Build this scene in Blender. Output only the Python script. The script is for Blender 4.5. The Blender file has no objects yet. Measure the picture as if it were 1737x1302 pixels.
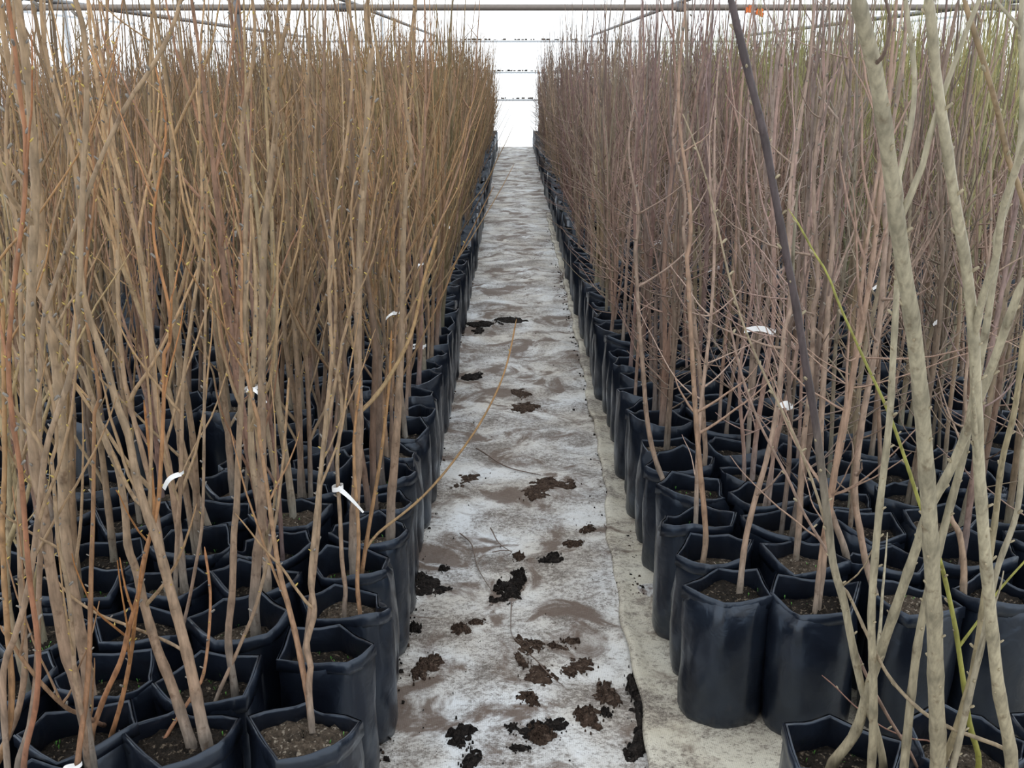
import bpy, math
import numpy as np
from mathutils import Vector

# ------------------------------------------------------------------ camera, light, exposure
F, CX, CY = 1700.0, 868.5, 651.0            # focal length in pixels of the 1737 x 1302 frame
PITCH = math.radians(17.6)
CAMH = 1.60
scene = bpy.context.scene
COL = scene.collection
cam_d = bpy.data.cameras.new('camera')
cam_d.sensor_fit = 'HORIZONTAL'
cam_d.sensor_width = 36.0
cam_d.lens = F / 1737.0 * 36.0
cam_d.clip_end = 200
cam_o = bpy.data.objects.new('camera', cam_d)
cam_o.location = (0, 0, CAMH)
cam_o.rotation_euler = (math.pi / 2 - PITCH, 0, 0)
COL.objects.link(cam_o)
scene.camera = cam_o

world = bpy.data.worlds.new('overcast_sky')
scene.world = world
world.use_nodes = True
bg = world.node_tree.nodes['Background']
bg.inputs[0].default_value = (0.94, 0.975, 1.0, 1)
bg.inputs[1].default_value = 1.75
scene.view_settings.view_transform = 'Standard'
scene.view_settings.look = 'None'
scene.view_settings.gamma = 1.0
scene.view_settings.use_curve_mapping = False
scene.view_settings.exposure = 0.0
scene.cycles.diffuse_bounces = 8            # light filters deep into the crowded stems

R = np.random.default_rng(7)
CP, SP = math.cos(PITCH), math.sin(PITCH)


def ray(x, y):
    a, b = (x - CX) / F, (CY - y) / F
    return np.array([a, CP + b * SP, -SP + b * CP])


def at_y(x, y, Y):                      # point on the pixel's ray at forward distance Y
    r = ray(x, y)
    return np.array([0, 0, CAMH]) + r * (Y / r[1])


def at_z(x, y, Z):                      # point on the pixel's ray at height Z
    r = ray(x, y)
    return np.array([0, 0, CAMH]) + r * ((Z - CAMH) / r[2])


def depth_of(p):
    return p[1] * CP + (CAMH - p[2]) * SP


def project(p):
    d = depth_of(p)
    u = p[1] * SP + (p[2] - CAMH) * CP
    return CX + F * p[0] / d, CY - F * u / d


# ------------------------------------------------------------------ mesh collecting
class MB:
    """quads with a per-vertex tint and a per-face material slot"""
    def __init__(s):
        s.v, s.f, s.t, s.m, s.n = [], [], [], [], 0

    def add(s, v, f, tint=(1, 1, 1), mat=0):
        v = np.asarray(v, float); f = np.asarray(f, int)
        s.v.append(v); s.f.append(f + s.n)
        t = np.asarray(tint, float)
        s.t.append(np.broadcast_to(t, (len(v), 3)) if t.ndim == 1 else t)
        s.m.append(np.full(len(f), mat, int)); s.n += len(v)

    def arrays(s):
        return np.concatenate(s.v), np.concatenate(s.f), np.concatenate(s.t), np.concatenate(s.m)

    def mesh(s, name, mats, smooth=True):
        v, f, t, m = s.arrays()
        return mesh_from(name, v, f, t, m, mats, smooth)


def mesh_from(name, v, f, t, m, mats, smooth=True):
    me = bpy.data.meshes.new(name)
    me.vertices.add(len(v)); me.vertices.foreach_set('co', v.astype(np.float32).ravel())
    me.loops.add(f.size); me.loops.foreach_set('vertex_index', f.astype(np.int32).ravel())
    k = f.shape[1]
    me.polygons.add(len(f))
    me.polygons.foreach_set('loop_start', (np.arange(len(f)) * k).astype(np.int32))
    me.polygons.foreach_set('loop_total', np.full(len(f), k, np.int32))
    me.polygons.foreach_set('material_index', m.astype(np.int32))
    me.polygons.foreach_set('use_smooth', np.full(len(f), smooth, bool))
    at = me.color_attributes.new('tint', 'FLOAT_COLOR', 'POINT')
    c = np.ones((len(v), 4), np.float32); c[:, :3] = t
    at.data.foreach_set('color', c.ravel())
    for mm in mats:
        me.materials.append(mm)
    me.update(calc_edges=True)
    me.validate(clean_customdata=False)
    return me


def obj(name, me, parent=None, loc=(0, 0, 0)):
    o = bpy.data.objects.new(name, me)
    COL.objects.link(o)
    o.location = loc
    if parent is not None:
        o.parent = parent
    return o


def tag(o, label=None, cat=None, group=None, kind=None):
    if label: o['label'] = label
    if cat: o['category'] = cat
    if group: o['group'] = group
    if kind: o['kind'] = kind
    return o


def tube(pts, rad, k=6):
    pts = np.asarray(pts, float); rad = np.asarray(rad, float)
    n = len(pts)
    tg = np.gradient(pts, axis=0)
    tg /= np.linalg.norm(tg, axis=1)[:, None] + 1e-12
    ref = np.zeros(3); ref[np.argmin(np.abs(tg.mean(0)))] = 1
    u = np.cross(tg, ref); u /= np.linalg.norm(u, axis=1)[:, None] + 1e-12
    w = np.cross(tg, u)
    a = np.arange(k) * 2 * np.pi / k
    v = pts[:, None, :] + rad[:, None, None] * (np.cos(a)[None, :, None] * u[:, None, :] + np.sin(a)[None, :, None] * w[:, None, :])
    i = np.arange(n - 1)[:, None] * k; j = np.arange(k)[None, :]; j2 = (j + 1) % k
    f = np.stack([i + j, i + j2, i + k + j2, i + k + j], -1).reshape(-1, 4)
    return v.reshape(-1, 3), f


def rings(rows, closed=True):
    """rows: (n, k, 3) -> quads"""
    rows = np.asarray(rows, float)
    n, k, _ = rows.shape
    i = np.arange(n - 1)[:, None] * k
    j = np.arange(k if closed else k - 1)[None, :]; j2 = (j + 1) % k
    f = np.stack([i + j, i + j2, i + k + j2, i + k + j], -1).reshape(-1, 4)
    return rows.reshape(-1, 3), f


def box(mb, lo, hi, tint=(1, 1, 1), mat=0):
    x0, y0, z0 = lo; x1, y1, z1 = hi
    v = [(x0, y0, z0), (x1, y0, z0), (x1, y1, z0), (x0, y1, z0), (x0, y0, z1), (x1, y0, z1), (x1, y1, z1), (x0, y1, z1)]
    f = [(0, 3, 2, 1), (4, 5, 6, 7), (0, 1, 5, 4), (1, 2, 6, 5), (2, 3, 7, 6), (3, 0, 4, 7)]
    mb.add(v, f, tint, mat)


def spline(pts, n):
    """Catmull-Rom through pts, n samples, spaced by arc length"""
    P = np.asarray(pts, float)
    if len(P) == 2:
        return P[0] + (P[1] - P[0]) * np.linspace(0, 1, n)[:, None]
    P = np.vstack([2 * P[0] - P[1], P, 2 * P[-1] - P[-2]])
    out = []
    for i in range(1, len(P) - 2):
        t = np.linspace(0, 1, 16, endpoint=False)[:, None]
        a, b, c, d = P[i - 1], P[i], P[i + 1], P[i + 2]
        out.append(.5 * (2 * b + (c - a) * t + (2 * a - 5 * b + 4 * c - d) * t ** 2 + (3 * b - a - 3 * c + d) * t ** 3))
    out.append(P[-2][None]); Q = np.concatenate(out)
    s = np.r_[0, np.cumsum(np.linalg.norm(np.diff(Q, axis=0), axis=1))]
    q = np.linspace(0, s[-1], n)
    return np.stack([np.interp(q, s, Q[:, c]) for c in range(Q.shape[1])], 1)


# ------------------------------------------------------------------ materials
def nodes(name):
    m = bpy.data.materials.new(name); m.use_nodes = True
    nt = m.node_tree
    return m, nt, nt.nodes['Principled BSDF'], nt.nodes, nt.links


def nz(ns, ln, vec, scale, detail=4, rough=.55, dist=0.0):
    n = ns.new('ShaderNodeTexNoise')
    n.inputs['Scale'].default_value = scale; n.inputs['Detail'].default_value = detail
    n.inputs['Roughness'].default_value = rough; n.inputs['Distortion'].default_value = dist
    if vec is not None: ln.new(vec, n.inputs['Vector'])
    return n.outputs['Fac']


def ramp(ns, ln, fac, stops):
    r = ns.new('ShaderNodeValToRGB')
    while len(r.color_ramp.elements) < len(stops): r.color_ramp.elements.new(.5)
    for e, (p, c) in zip(r.color_ramp.elements, stops):
        e.position = p; e.color = (*c, 1) if not isinstance(c, (int, float)) else (c, c, c, 1)
    ln.new(fac, r.inputs[0])
    return r.outputs[0]


def mix(ns, ln, fac, a, b, mode='MIX'):
    m = ns.new('ShaderNodeMix'); m.data_type = 'RGBA'; m.blend_type = mode
    for sock, val in ((m.inputs[0], fac), (m.inputs[6], a), (m.inputs[7], b)):
        if hasattr(val, 'links'): ln.new(val, sock)
        elif isinstance(val, (int, float)): sock.default_value = val
        else: sock.default_value = (*val, 1)
    return m.outputs[2]


def coords(ns, ln, scale=(1, 1, 1), geo=False):
    if geo:
        o = ns.new('ShaderNodeNewGeometry').outputs['Position']
    else:
        o = ns.new('ShaderNodeTexCoord').outputs['Object']
    mp = ns.new('ShaderNodeMapping'); mp.inputs['Scale'].default_value = scale
    ln.new(o, mp.inputs['Vector'])
    return mp.outputs[0]


def bump(ns, ln, bsdf, height, strength, dist):
    b = ns.new('ShaderNodeBump'); b.inputs['Strength'].default_value = strength; b.inputs['Distance'].default_value = dist
    ln.new(height, b.inputs['Height']); ln.new(b.outputs[0], bsdf.inputs['Normal'])


def mat_bark():
    m, nt, b, ns, ln = nodes('bark')
    a = ns.new('ShaderNodeAttribute'); a.attribute_name = 'tint'
    v = coords(ns, ln, (1, 1, .22), geo=True)
    n1 = nz(ns, ln, v, 160, 3)
    n2 = nz(ns, ln, coords(ns, ln, (1, 1, 1), geo=True), 45, 4, .6)
    c = mix(ns, ln, 1.0, a.outputs['Color'], ramp(ns, ln, n1, [(.3, .70), (.7, 1.25)]), 'MULTIPLY')
    c = mix(ns, ln, 1.0, c, ramp(ns, ln, n2, [(.30, (.62, .56, .52)), (.42, (1, 1, 1))]), 'MULTIPLY')
    ln.new(c, b.inputs['Base Color'])
    b.inputs['Roughness'].default_value = .55
    b.inputs['Specular IOR Level'].default_value = .35
    bump(ns, ln, b, n1, .25, .002)
    return m


def mat_bag():
    m, nt, b, ns, ln = nodes('black_plastic')
    v = coords(ns, ln)
    n = nz(ns, ln, v, 9, 3, .5, .4)
    d = nz(ns, ln, coords(ns, ln, (1, 1, .6)), 30, 5, .6)
    zz = ns.new('ShaderNodeSeparateXYZ'); ln.new(v, zz.inputs[0])
    mud = ns.new('ShaderNodeMath'); mud.operation = 'MULTIPLY_ADD'          # dried splashes near the foot
    ln.new(zz.outputs[2], mud.inputs[0]); mud.inputs[1].default_value = -2.2; ln.new(d, mud.inputs[2])
    c = mix(ns, ln, ramp(ns, ln, n, [(.35, 0.0), (.7, 1.0)]), (.005, .006, .010), (.010, .013, .021))
    c = mix(ns, ln, ramp(ns, ln, mud.outputs[0], [(.42, 0.0), (.6, .5)]), c, (.035, .03, .028))
    ln.new(c, b.inputs['Base Color'])
    b.inputs['Roughness'].default_value = .31
    b.inputs['Specular IOR Level'].default_value = .5
    b.inputs['Specular Tint'].default_value = (.62, .78, 1, 1)
    b.inputs['Coat Weight'].default_value = .45; b.inputs['Coat Roughness'].default_value = .16; b.inputs['Coat Tint'].default_value = (.8, .9, 1, 1)
    bump(ns, ln, b, mix(ns, ln, .10, nz(ns, ln, coords(ns, ln, (1, 1, .5)), 7, 1.5, .35, .9), nz(ns, ln, v, 24, 2, .5, .6)), .7, .04)
    return m


def mat_soil(name, dark, light, crumb):
    m, nt, b, ns, ln = nodes(name)
    v = coords(ns, ln, geo=True)
    n = nz(ns, ln, v, 55, 6, .7)
    vo = ns.new('ShaderNodeTexVoronoi'); vo.inputs['Scale'].default_value = 150; ln.new(v, vo.inputs['Vector'])
    c = mix(ns, ln, ramp(ns, ln, n, [(.35, 0.0), (.7, 1.0)]), dark, light)
    c = mix(ns, ln, ramp(ns, ln, nz(ns, ln, v, 105, 2), [(.60, 0.0), (.66, 1.0)]), c, crumb)
    ln.new(c, b.inputs['Base Color'])
    b.inputs['Roughness'].default_value = .9
    b.inputs['Specular IOR Level'].default_value = .2
    bump(ns, ln, b, mix(ns, ln, .5, n, vo.outputs['Distance']), .9, .02)
    return m


def mat_cloth(name, clean, warm, brown_lo, brown_hi):
    m, nt, b, ns, ln = nodes(name)
    v = coords(ns, ln)
    big = nz(ns, ln, v, 2.6, 5, .6, .3)
    c = mix(ns, ln, ramp(ns, ln, big, [(.36, 0.0), (.62, 1.0)]), clean, warm)
    g = nz(ns, ln, coords(ns, ln, (1.0, 1.5, 1)), 3.4, 6, .62, .5)           # where feet have trodden dirt in
    c = mix(ns, ln, ramp(ns, ln, g, [(.40, 0.0), (.62, .55)]), c, (.33, .295, .265))
    fine = nz(ns, ln, coords(ns, ln, (1, 1.3, 1)), 58, 9, .8, .25)
    ad = ns.new('ShaderNodeMath'); ad.operation = 'MULTIPLY_ADD'; ln.new(g, ad.inputs[0]); ad.inputs[1].default_value = .55; ln.new(fine, ad.inputs[2])
    c = mix(ns, ln, ramp(ns, ln, ad.outputs[0], [(.745, 0.0), (.83, .55), (.92, .9)]), c, (.12, .098, .082))
    sp = nz(ns, ln, coords(ns, ln, (1, 1.2, 1)), 190, 3, .6)
    ad2 = ns.new('ShaderNodeMath'); ad2.operation = 'MULTIPLY_ADD'; ln.new(g, ad2.inputs[0]); ad2.inputs[1].default_value = .45; ln.new(sp, ad2.inputs[2])
    c = mix(ns, ln, ramp(ns, ln, ad2.outputs[0], [(.80, 0.0), (.87, .75)]), c, (.07, .055, .045))
    br = nz(ns, ln, coords(ns, ln, (1, 1, 1)), 4.3, 9, .62, .9)              # brown soil smears
    c = mix(ns, ln, ramp(ns, ln, br, [(brown_lo, 0.0), (brown_hi, .92)]), c, (.125, .088, .068))
    wx = ns.new('ShaderNodeTexWave'); wx.inputs['Scale'].default_value = 62; wx.inputs['Distortion'].default_value = .6; ln.new(v, wx.inputs['Vector'])
    wy = ns.new('ShaderNodeTexWave'); wy.bands_direction = 'Y'; wy.inputs['Scale'].default_value = 62; wy.inputs['Distortion'].default_value = .6; ln.new(v, wy.inputs['Vector'])
    wv = mix(ns, ln, 1.0, wx.outputs['Fac'], wy.outputs['Fac'], 'MULTIPLY')
    c = mix(ns, ln, 1.0, c, ramp(ns, ln, wv, [(0.0, .86), (1.0, 1.08)]), 'MULTIPLY')
    ln.new(c, b.inputs['Base Color'])
    b.inputs['Roughness'].default_value = .62
    b.inputs['Specular IOR Level'].default_value = .3
    bump(ns, ln, b, nz(ns, ln, v, 22, 6, .6, .4), .5, .012)
    return m


def mat_plain(name, col, rough=.5, metal=0.0, var=.15, scale=30):
    m, nt, b, ns, ln = nodes(name)
    n = nz(ns, ln, coords(ns, ln, geo=True), scale, 4)
    lo = tuple(x * (1 - var) for x in col); hi = tuple(min(1, x * (1 + var)) for x in col)
    ln.new(mix(ns, ln, n, lo, hi), b.inputs['Base Color'])
    b.inputs['Roughness'].default_value = rough; b.inputs['Metallic'].default_value = metal
    return m


def mat_film():
    m = bpy.data.materials.new('white_film'); m.use_nodes = True
    nt = m.node_tree; ns, ln = nt.nodes, nt.links
    ns.remove(ns['Principled BSDF'])
    tr = ns.new('ShaderNodeBsdfTransparent'); tl = ns.new('ShaderNodeBsdfTranslucent')
    tl.inputs[0].default_value = (.93, .95, .96, 1)
    tr.inputs[0].default_value = (.97, .985, 1, 1)
    n = nz(ns, ln, coords(ns, ln, (1, 1, .3), geo=True), 1.4, 4)
    mx = ns.new('ShaderNodeMixShader')
    ln.new(ramp(ns, ln, n, [(.3, .28), (.7, .42)]), mx.inputs[0])
    ln.new(tr.outputs[0], mx.inputs[1]); ln.new(tl.outputs[0], mx.inputs[2])
    ln.new(mx.outputs[0], ns['Material Output'].inputs[0])
    return m


BARK, BAG = mat_bark(), mat_bag()
SOIL_D = mat_soil('dark_compost', (.007, .006, .005), (.032, .024, .018), (.15, .12, .09))
SOIL_L = mat_soil('gritty_compost', (.03, .024, .018), (.13, .10, .075), (.30, .26, .21))
CLOD_D = mat_soil('wet_soil', (.006, .005, .005), (.026, .020, .017), (.05, .04, .035))
CLOD_B = mat_soil('brown_soil', (.035, .022, .016), (.10, .066, .048), (.15, .11, .085))
CLOTH = mat_cloth('woven_ground_cloth', (.70, .73, .76), (.58, .555, .51), .515, .595)
CLOTH2 = mat_cloth('cream_ground_cloth', (.62, .60, .52), (.50, .46, .37), .565, .66)
FILM = mat_film()
STEEL = mat_plain('weathered_steel', (.16, .16, .17), .5, .3)
RUST = mat_plain('weathered_pipe', (.22, .19, .17), .6, .1)
GIRT = mat_plain('pale_batten', (.62, .67, .72), .6)
LABEL = mat_plain('white_label_plastic', (.85, .86, .87), .35, 0, .04)
INK = mat_plain('label_ink', (.03, .03, .035), .6)
ORANGE = mat_plain('orange_plastic', (.75, .16, .02), .4)
GREEN = mat_plain('seedling_green', (.10, .32, .05), .5)
BUDM = mat_plain('bud_scale', (.42, .31, .08), .5)
DEBRIS = mat_plain('dead_leaf_debris', (.10, .08, .065), .8)

# ------------------------------------------------------------------ the setting
YB, XW = 21.4, 7.6                           # back wall distance, half width of the tunnel
mb = MB()
gx = np.array([-XW, -3, -.6, .6, 3, XW]); gy = np.array([-1.0, 3, 8, 14, YB])
X, Y = np.meshgrid(gx, gy)
v, f = rings(np.stack([X, Y, np.full_like(X, -.012)], -1), False)
mb.add(v, f)
tag(obj('floor', mb.mesh('floor', [CLOTH2])), 'cream woven ground cloth under the rows of bags', 'floor', kind='structure')


def film_wall(name, label, axis, c, span, zs):
    root = bpy.data.objects.new(name, None); COL.objects.link(root)
    tag(root, label, 'wall', kind='structure')
    for i in range(len(zs) - 1):
        m_ = MB(); n = 24
        a = np.linspace(span[0], span[1], n); zz = np.linspace(zs[i], zs[i + 1], 5)
        A, Z = np.meshgrid(a, zz)
        sag = .015 * np.sin(A * 2.1 + i) * np.sin((Z - zs[i]) / (zs[i + 1] - zs[i]) * np.pi)
        P = np.stack([A, c + sag, Z], -1) if axis == 'y' else np.stack([c + sag, A, Z], -1)
        v, f = rings(P, False); m_.add(v, f)
        obj('film_panel', m_.mesh('film_panel', [FILM]), root)
    for i in range(1, len(zs)):
        m_ = MB(); h = .018
        if axis == 'y': box(m_, (span[0], c - .05, zs[i] - h), (span[1], c - .02, zs[i] + h))
        else:
            s = -1 if c > 0 else 1
            box(m_, (min(c + s * .02, c + s * .05), span[0], zs[i] - h), (max(c + s * .02, c + s * .05), span[1], zs[i] + h))
        obj('batten', m_.mesh('batten', [GIRT], False), root)
    return root


film_wall('wall_back', 'white translucent film end wall with pale horizontal battens', 'y', YB, (-XW, XW), [0, .93, 1.47, 2.07, 2.72, 3.4])
film_wall('wall_left', 'white translucent film side wall behind the golden-brown saplings', 'x', -XW, (-.5, YB), [0, 1.5, 2.4, 3.4])
film_wall('wall_right', 'white translucent film side wall behind the olive-stemmed saplings', 'x', XW, (-.5, YB), [0, 1.5, 2.4, 3.4])

# dead leaf litter caught on the battens of the end wall
mb = MB()
for z, n in ((.955, 26), (1.495, 60), (2.095, 44)):
    for _ in range(n):
        x = R.uniform(-1.1, 1.3); s = R.uniform(.01, .035)
        box(mb, (x - s, YB - .05, z), (x + s, YB - .02, z + R.uniform(.01, .035)))
tag(obj('leaf_litter', mb.mesh('leaf_litter', [DEBRIS], False)), 'dark leaf litter caught along the end wall battens', 'leaf litter', kind='stuff')


def pipe(name, label, cat, a, b, r, mat, group=None, k=10, clamps=()):
    n = 12
    root = bpy.data.objects.new(name, None); COL.objects.link(root)
    a = np.array(a, float); b = np.array(b, float); root.location = a
    tag(root, label, cat, group)
    m_ = MB(); v, f = tube(np.linspace(0, 1, n)[:, None] * (b - a), np.full(n, r), k); m_.add(v, f)
    obj('pipe', m_.mesh('pipe', [mat]), root)
    for t in clamps:                           # bolted sleeve where pipes meet
        m_ = MB(); d = (b - a) / np.linalg.norm(b - a)
        p = (b - a) * t
        v, f = tube(np.array([p - d * .05, p - d * .048, p + d * .048, p + d * .05]), [r, r * 1.35, r * 1.35, r], k); m_.add(v, f)
        obj('clamp', m_.mesh('clamp', [STEEL]), root)
    return root


YT = 9.6
pipe('crossbar', 'brown weathered pipe crossbar spanning the tunnel above both beds', 'crossbar', (-XW, YT, 2.10), (XW, YT, 2.10), .027, RUST, clamps=(.22, .4, .6, .79))
pipe('crossbar', 'thin upper pipe running parallel above the brown crossbar', 'crossbar', (-XW, YT, 2.245), (XW, YT, 2.245), .017, STEEL, clamps=(.22, .79))
pipe('side_rail', 'grey rail running lengthwise over the outer golden-brown saplings', 'rail', (-4.15, 4, 2.156), (-4.15, YB - .1, 2.156), .025, STEEL, 'lengthwise rails')
pipe('side_rail', 'grey rail running lengthwise over the golden-brown bed nearest the path', 'rail', (-1.5, 4, 2.16), (-1.5, YB - .1, 2.16), .02, STEEL, 'lengthwise rails')
pipe('side_rail', 'grey rail running lengthwise over the reddish bed nearest the path', 'rail', (1.55, 4, 2.16), (1.55, YB - .1, 2.16), .02, STEEL, 'lengthwise rails')
pipe('side_rail', 'grey rail running lengthwise over the outer reddish and olive saplings', 'rail', (4.5, 4, 2.156), (4.5, YB - .1, 2.156), .025, STEEL, 'lengthwise rails')
pipe('support_post', 'dark blue-grey steel post standing among golden-brown saplings', 'post', (-2.46, YT - .06, 0), (-2.46, YT - .06, 2.3), .028, STEEL, clamps=(.91,))
pipe('support_post', 'slim pale post standing far out in the golden-brown bed', 'post', (-4.15, YT + .3, 0), (-4.15, YT + .3, 2.12), .022, GIRT)
for sx, lab in ((-1, 'pale post at the far wall behind the golden-brown bed'), (1, 'pale post at the far wall behind the reddish bed')):
    pipe('support_post', lab, 'post', (sx * 2.6, YB - .14, 0), (sx * 2.6, YB - .14, 2.72), .028, GIRT)

for (px, py), lab in (((1271, 18), 'orange plastic clip hanging on the crossbar, the upright one'), ((1289, 23), 'orange plastic clip tilted below the crossbar beside its twin')):
    p = at_y(px, py, YT - .05); m_ = MB()
    box(m_, (-.035, -.012, -.018), (.035, .012, .018)); box(m_, (-.012, -.006, .018), (.012, .02, .045))
    box(m_, (-.04, -.006, -.026), (-.02, .006, .026))
    o = obj('pipe_clip', m_.mesh('pipe_clip', [ORANGE], False), None, p)
    o.rotation_euler = (0, .5 if px > 1280 else .1, 0)
    tag(o, lab, 'clip', 'orange clips on the crossbar')

# ------------------------------------------------------------------ ground cloth of the path
EDGE = np.array([(x_, y_) for x_, y_ in ((at_z(a, b, 0)[0], at_z(a, b, 0)[1]) for a, b in
                ((1118, 1420), (1105, 1300), (1076, 1130), (1037, 950), (1030, 850), (1020, 770), (1000, 690), (990, 625), (975, 560), (958, 480), (938, 410)))])


def relief(x, y):
    return (.004 * np.sin(7 * y + 2 * np.sin(3 * x + .8 * y)) + .004 * np.sin(11 * x + 3.1 * y) + .003 * np.sin(23 * y + 9 * x + 2 * np.sin(5 * y))
            + .002 * np.sin(41 * x - 17 * y) + .006 * np.maximum(0, np.sin(2.3 * y + 1.1 * np.sin(4 * x))) ** 6)


mb = MB()
ys = np.concatenate([np.arange(.7, 6, .018), np.arange(6, 12, .04), np.arange(12, YB - .05, .1)])
xs = np.linspace(-.62, .62, 72)
X, Y = np.meshgrid(xs, ys)
Z = relief(X, Y) * np.clip(1.2 - np.abs(X) * .8, 0, 1) + .001
lap = np.exp(-((Y - 8.9) / .03) ** 2) * .02 + np.exp(-((Y - 6.6) / .02) ** 2) * .008 * (X < .1)      # cross laps far down the path
v, f = rings(np.stack([X, Y, Z + lap], -1), False); mb.add(v, f)
tag(obj('ground_cloth', mb.mesh('ground_cloth', [CLOTH])), 'long white woven ground cloth of the path, stained with brown soil', 'ground cloth')

mb = MB()
sy = np.concatenate([np.arange(.9, 6, .02), np.arange(6, 11.5, .06)])
ex = np.interp(sy, EDGE[:, 1], EDGE[:, 0])
ex = ex + .006 * np.sin(9 * sy) + .004 * np.sin(23 * sy)
rows = []
offs = [(.006, .001), (-.004, .004), (-.008, .013), (-.002, .020), (.010, .021), (.028, .015), (.06, .012), (.12, .011), (.22, .010), (.5, .009), (1.6, .006)]
for dx, dz in offs:
    x = ex + dx
    rows.append(np.stack([x, sy, dz + .5 * relief(x * 1.7 + 2, sy) * (1 if dx > .02 else .35) + .003 * np.sin(13 * sy + dx * 20) * (dx < .05)], -1))
rows = np.stack(rows, 1)
v, f = rings(rows, False); mb.add(v, f)
tag(obj('ground_cloth', mb.mesh('ground_cloth_strip', [CLOTH2])), 'narrower cream ground cloth with curled edge lapping over the white one', 'ground cloth')


# soil clods, smears and crumbs on the cloth
def blob(mb, c, rx, ry, h, ang, rough=.3, seed=0):
    g = np.random.default_rng(seed); k, n = 22, 6
    a = np.arange(k) * 2 * np.pi / k
    out = 1 + rough * (np.sin(2 * a + g.uniform(0, 6)) * .5 + np.sin(3 * a + g.uniform(0, 6)) * .4 + np.sin(5 * a + g.uniform(0, 6)) * .35) + g.normal(0, rough * .25, k)
    rows = []
    for i in range(n):
        q = 1 - i / (n - 1) * .985
        zz = h * (1 - q ** 2.2) * (1 + g.normal(0, .22, k)) + (0 if i else -.006)
        x, y = rx * q * out * np.cos(a), ry * q * out * np.sin(a)
        rows.append(np.stack([c[0] + x * math.cos(ang) - y * math.sin(ang), c[1] + x * math.sin(ang) + y * math.cos(ang), c[2] + zz], -1))
    v, f = rings(rows); mb.add(v, f)


CLODS = [
    # pixel blobs (x, y, half-width px, half-depth m, height), material, label
    ([(862, 1002, 20, .036, .016), (880, 978, 13, .022, .02), (842, 1022, 20, .020, .012), (872, 990, 15, .03, .014), (862, 1028, 8, .014, .006)], CLOD_D, 'long black wet soil clump lying diagonally on the white cloth'),
    ([(725, 992, 30, .032, .006), (748, 1000, 16, .014, .004), (700, 1004, 14, .020, .005), (712, 975, 8, .012, .004)], CLOD_D, 'ragged black soil splatter beside the golden-brown bed'),
    ([(783, 1070, 15, .018, .014), (808, 1056, 16, .010, .009)], CLOD_B, 'brown soil clod with a smeared tail on the white cloth'),
    ([(706, 1067, 9, .013, .016)], CLOD_D, 'single small round black soil crumb near the bags'),
    ([(752, 963, 7, .010, .010)], CLOD_D, 'tiny oval black soil crumb next to the splatter'),
    ([(781, 1243, 20, .024, .014)], CLOD_D, 'black three-cornered soil clod at the start of the path'),
    ([(798, 1290, 14, .024, .008)], CLOD_D, 'flat black soil smear before the three-cornered clod'),
    ([(905, 1238, 22, .016, .008), (935, 1228, 26, .012, .008), (868, 1232, 8, .010, .005)], CLOD_D, 'wide black soil streak under a brown clod'),
    ([(918, 1245, 20, .020, .022)], CLOD_B, 'olive-brown soil clod sitting on the black streak'),
    ([(880, 1268, 18, .008, .006)], CLOD_D, 'thin black soil sliver in front of the wide streak'),
    ([(998, 1217, 20, .022, .020)], CLOD_B, 'crumbly brown soil clod beside a small pebble'),
    ([(1027, 1208, 8, .009, .010)], CLOD_D, 'small dark pebble-like crumb beside the crumbly clod'),
    ([(1032, 1174, 17, .030, .010), (1020, 1183, 10, .012, .006)], CLOD_B, 'forked brown soil patch close to the cream cloth edge'),
    ([(888, 1097, 14, .030, .009), (905, 1096, 14, .014, .006), (882, 1118, 8, .030, .004)], CLOD_B, 'T-shaped brown soil patch in mid path'),
    ([(918, 1148, 26, .026, .005), (900, 1180, 16, .018, .004)], CLOD_B, 'broad flat brown soil smear in mid path'),
    ([(902, 1188, 12, .015, .012)], CLOD_B, 'small brown soil lump in front of the broad smear'),
    ([(725, 1128, 18, .022, .008), (712, 1140, 13, .018, .006), (735, 1118, 12, .016, .006)], CLOD_B, 'ring-shaped brown soil patch beside the bags'),
    ([(880, 944, 10, .014, .014)], CLOD_B, 'reddish brown soil clod caught under thin dead twigs'),
    ([(938, 947, 14, .020, .010), (920, 950, 8, .008, .005)], CLOD_D, 'dark ragged soil clod halfway to the cream cloth edge'),
    ([(975, 921, 18, .014, .008)], CLOD_B, 'brown soil smear beside the dark ragged clod'),
    ([(998, 897, 14, .020, .008)], CLOD_B, 'brown soil crumb close beside the cream cloth edge'),
    ([(1088, 1215, 14, .085, .010), (1082, 1260, 16, .07, .012), (1072, 1160, 9, .05, .008)], CLOD_D, 'long black soil bank against the curled cream cloth edge'),
    ([(790, 816, 24, .05, .005), (770, 822, 18, .03, .004)], CLOD_B, 'flat brown soil patch near the base of the bags'),
    ([(935, 822, 34, .06, .006), (905, 835, 20, .03, .005), (960, 812, 16, .03, .004)], CLOD_B, 'large flat dark brown soil patch halfway along the path'),
    ([(880, 670, 16, .09, .006), (888, 690, 20, .06, .005)], CLOD_B, 'long reddish brown soil patch further along the path'),
    ([(868, 545, 26, .08, .012), (815, 548, 22, .05, .008), (812, 560, 8, .07, .006)], CLOD_D, 'mossy dark soil heap crossing the path'),
    ([(803, 638, 16, .07, .010)], CLOD_D, 'dark soil heap among the pale cloth folds'),
    ([(937, 1096, 6, .01, .008), (968, 1086, 14, .008, .004), (950, 1098, 18, .007, .004)], CLOD_B, 'thin brown soil streaks beside the T-shaped patch'),
    ([(985, 1125, 22, .016, .004), (965, 1135, 14, .012, .004)], CLOD_B, 'faint brown soil smear near the cream edge'),
]
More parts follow.
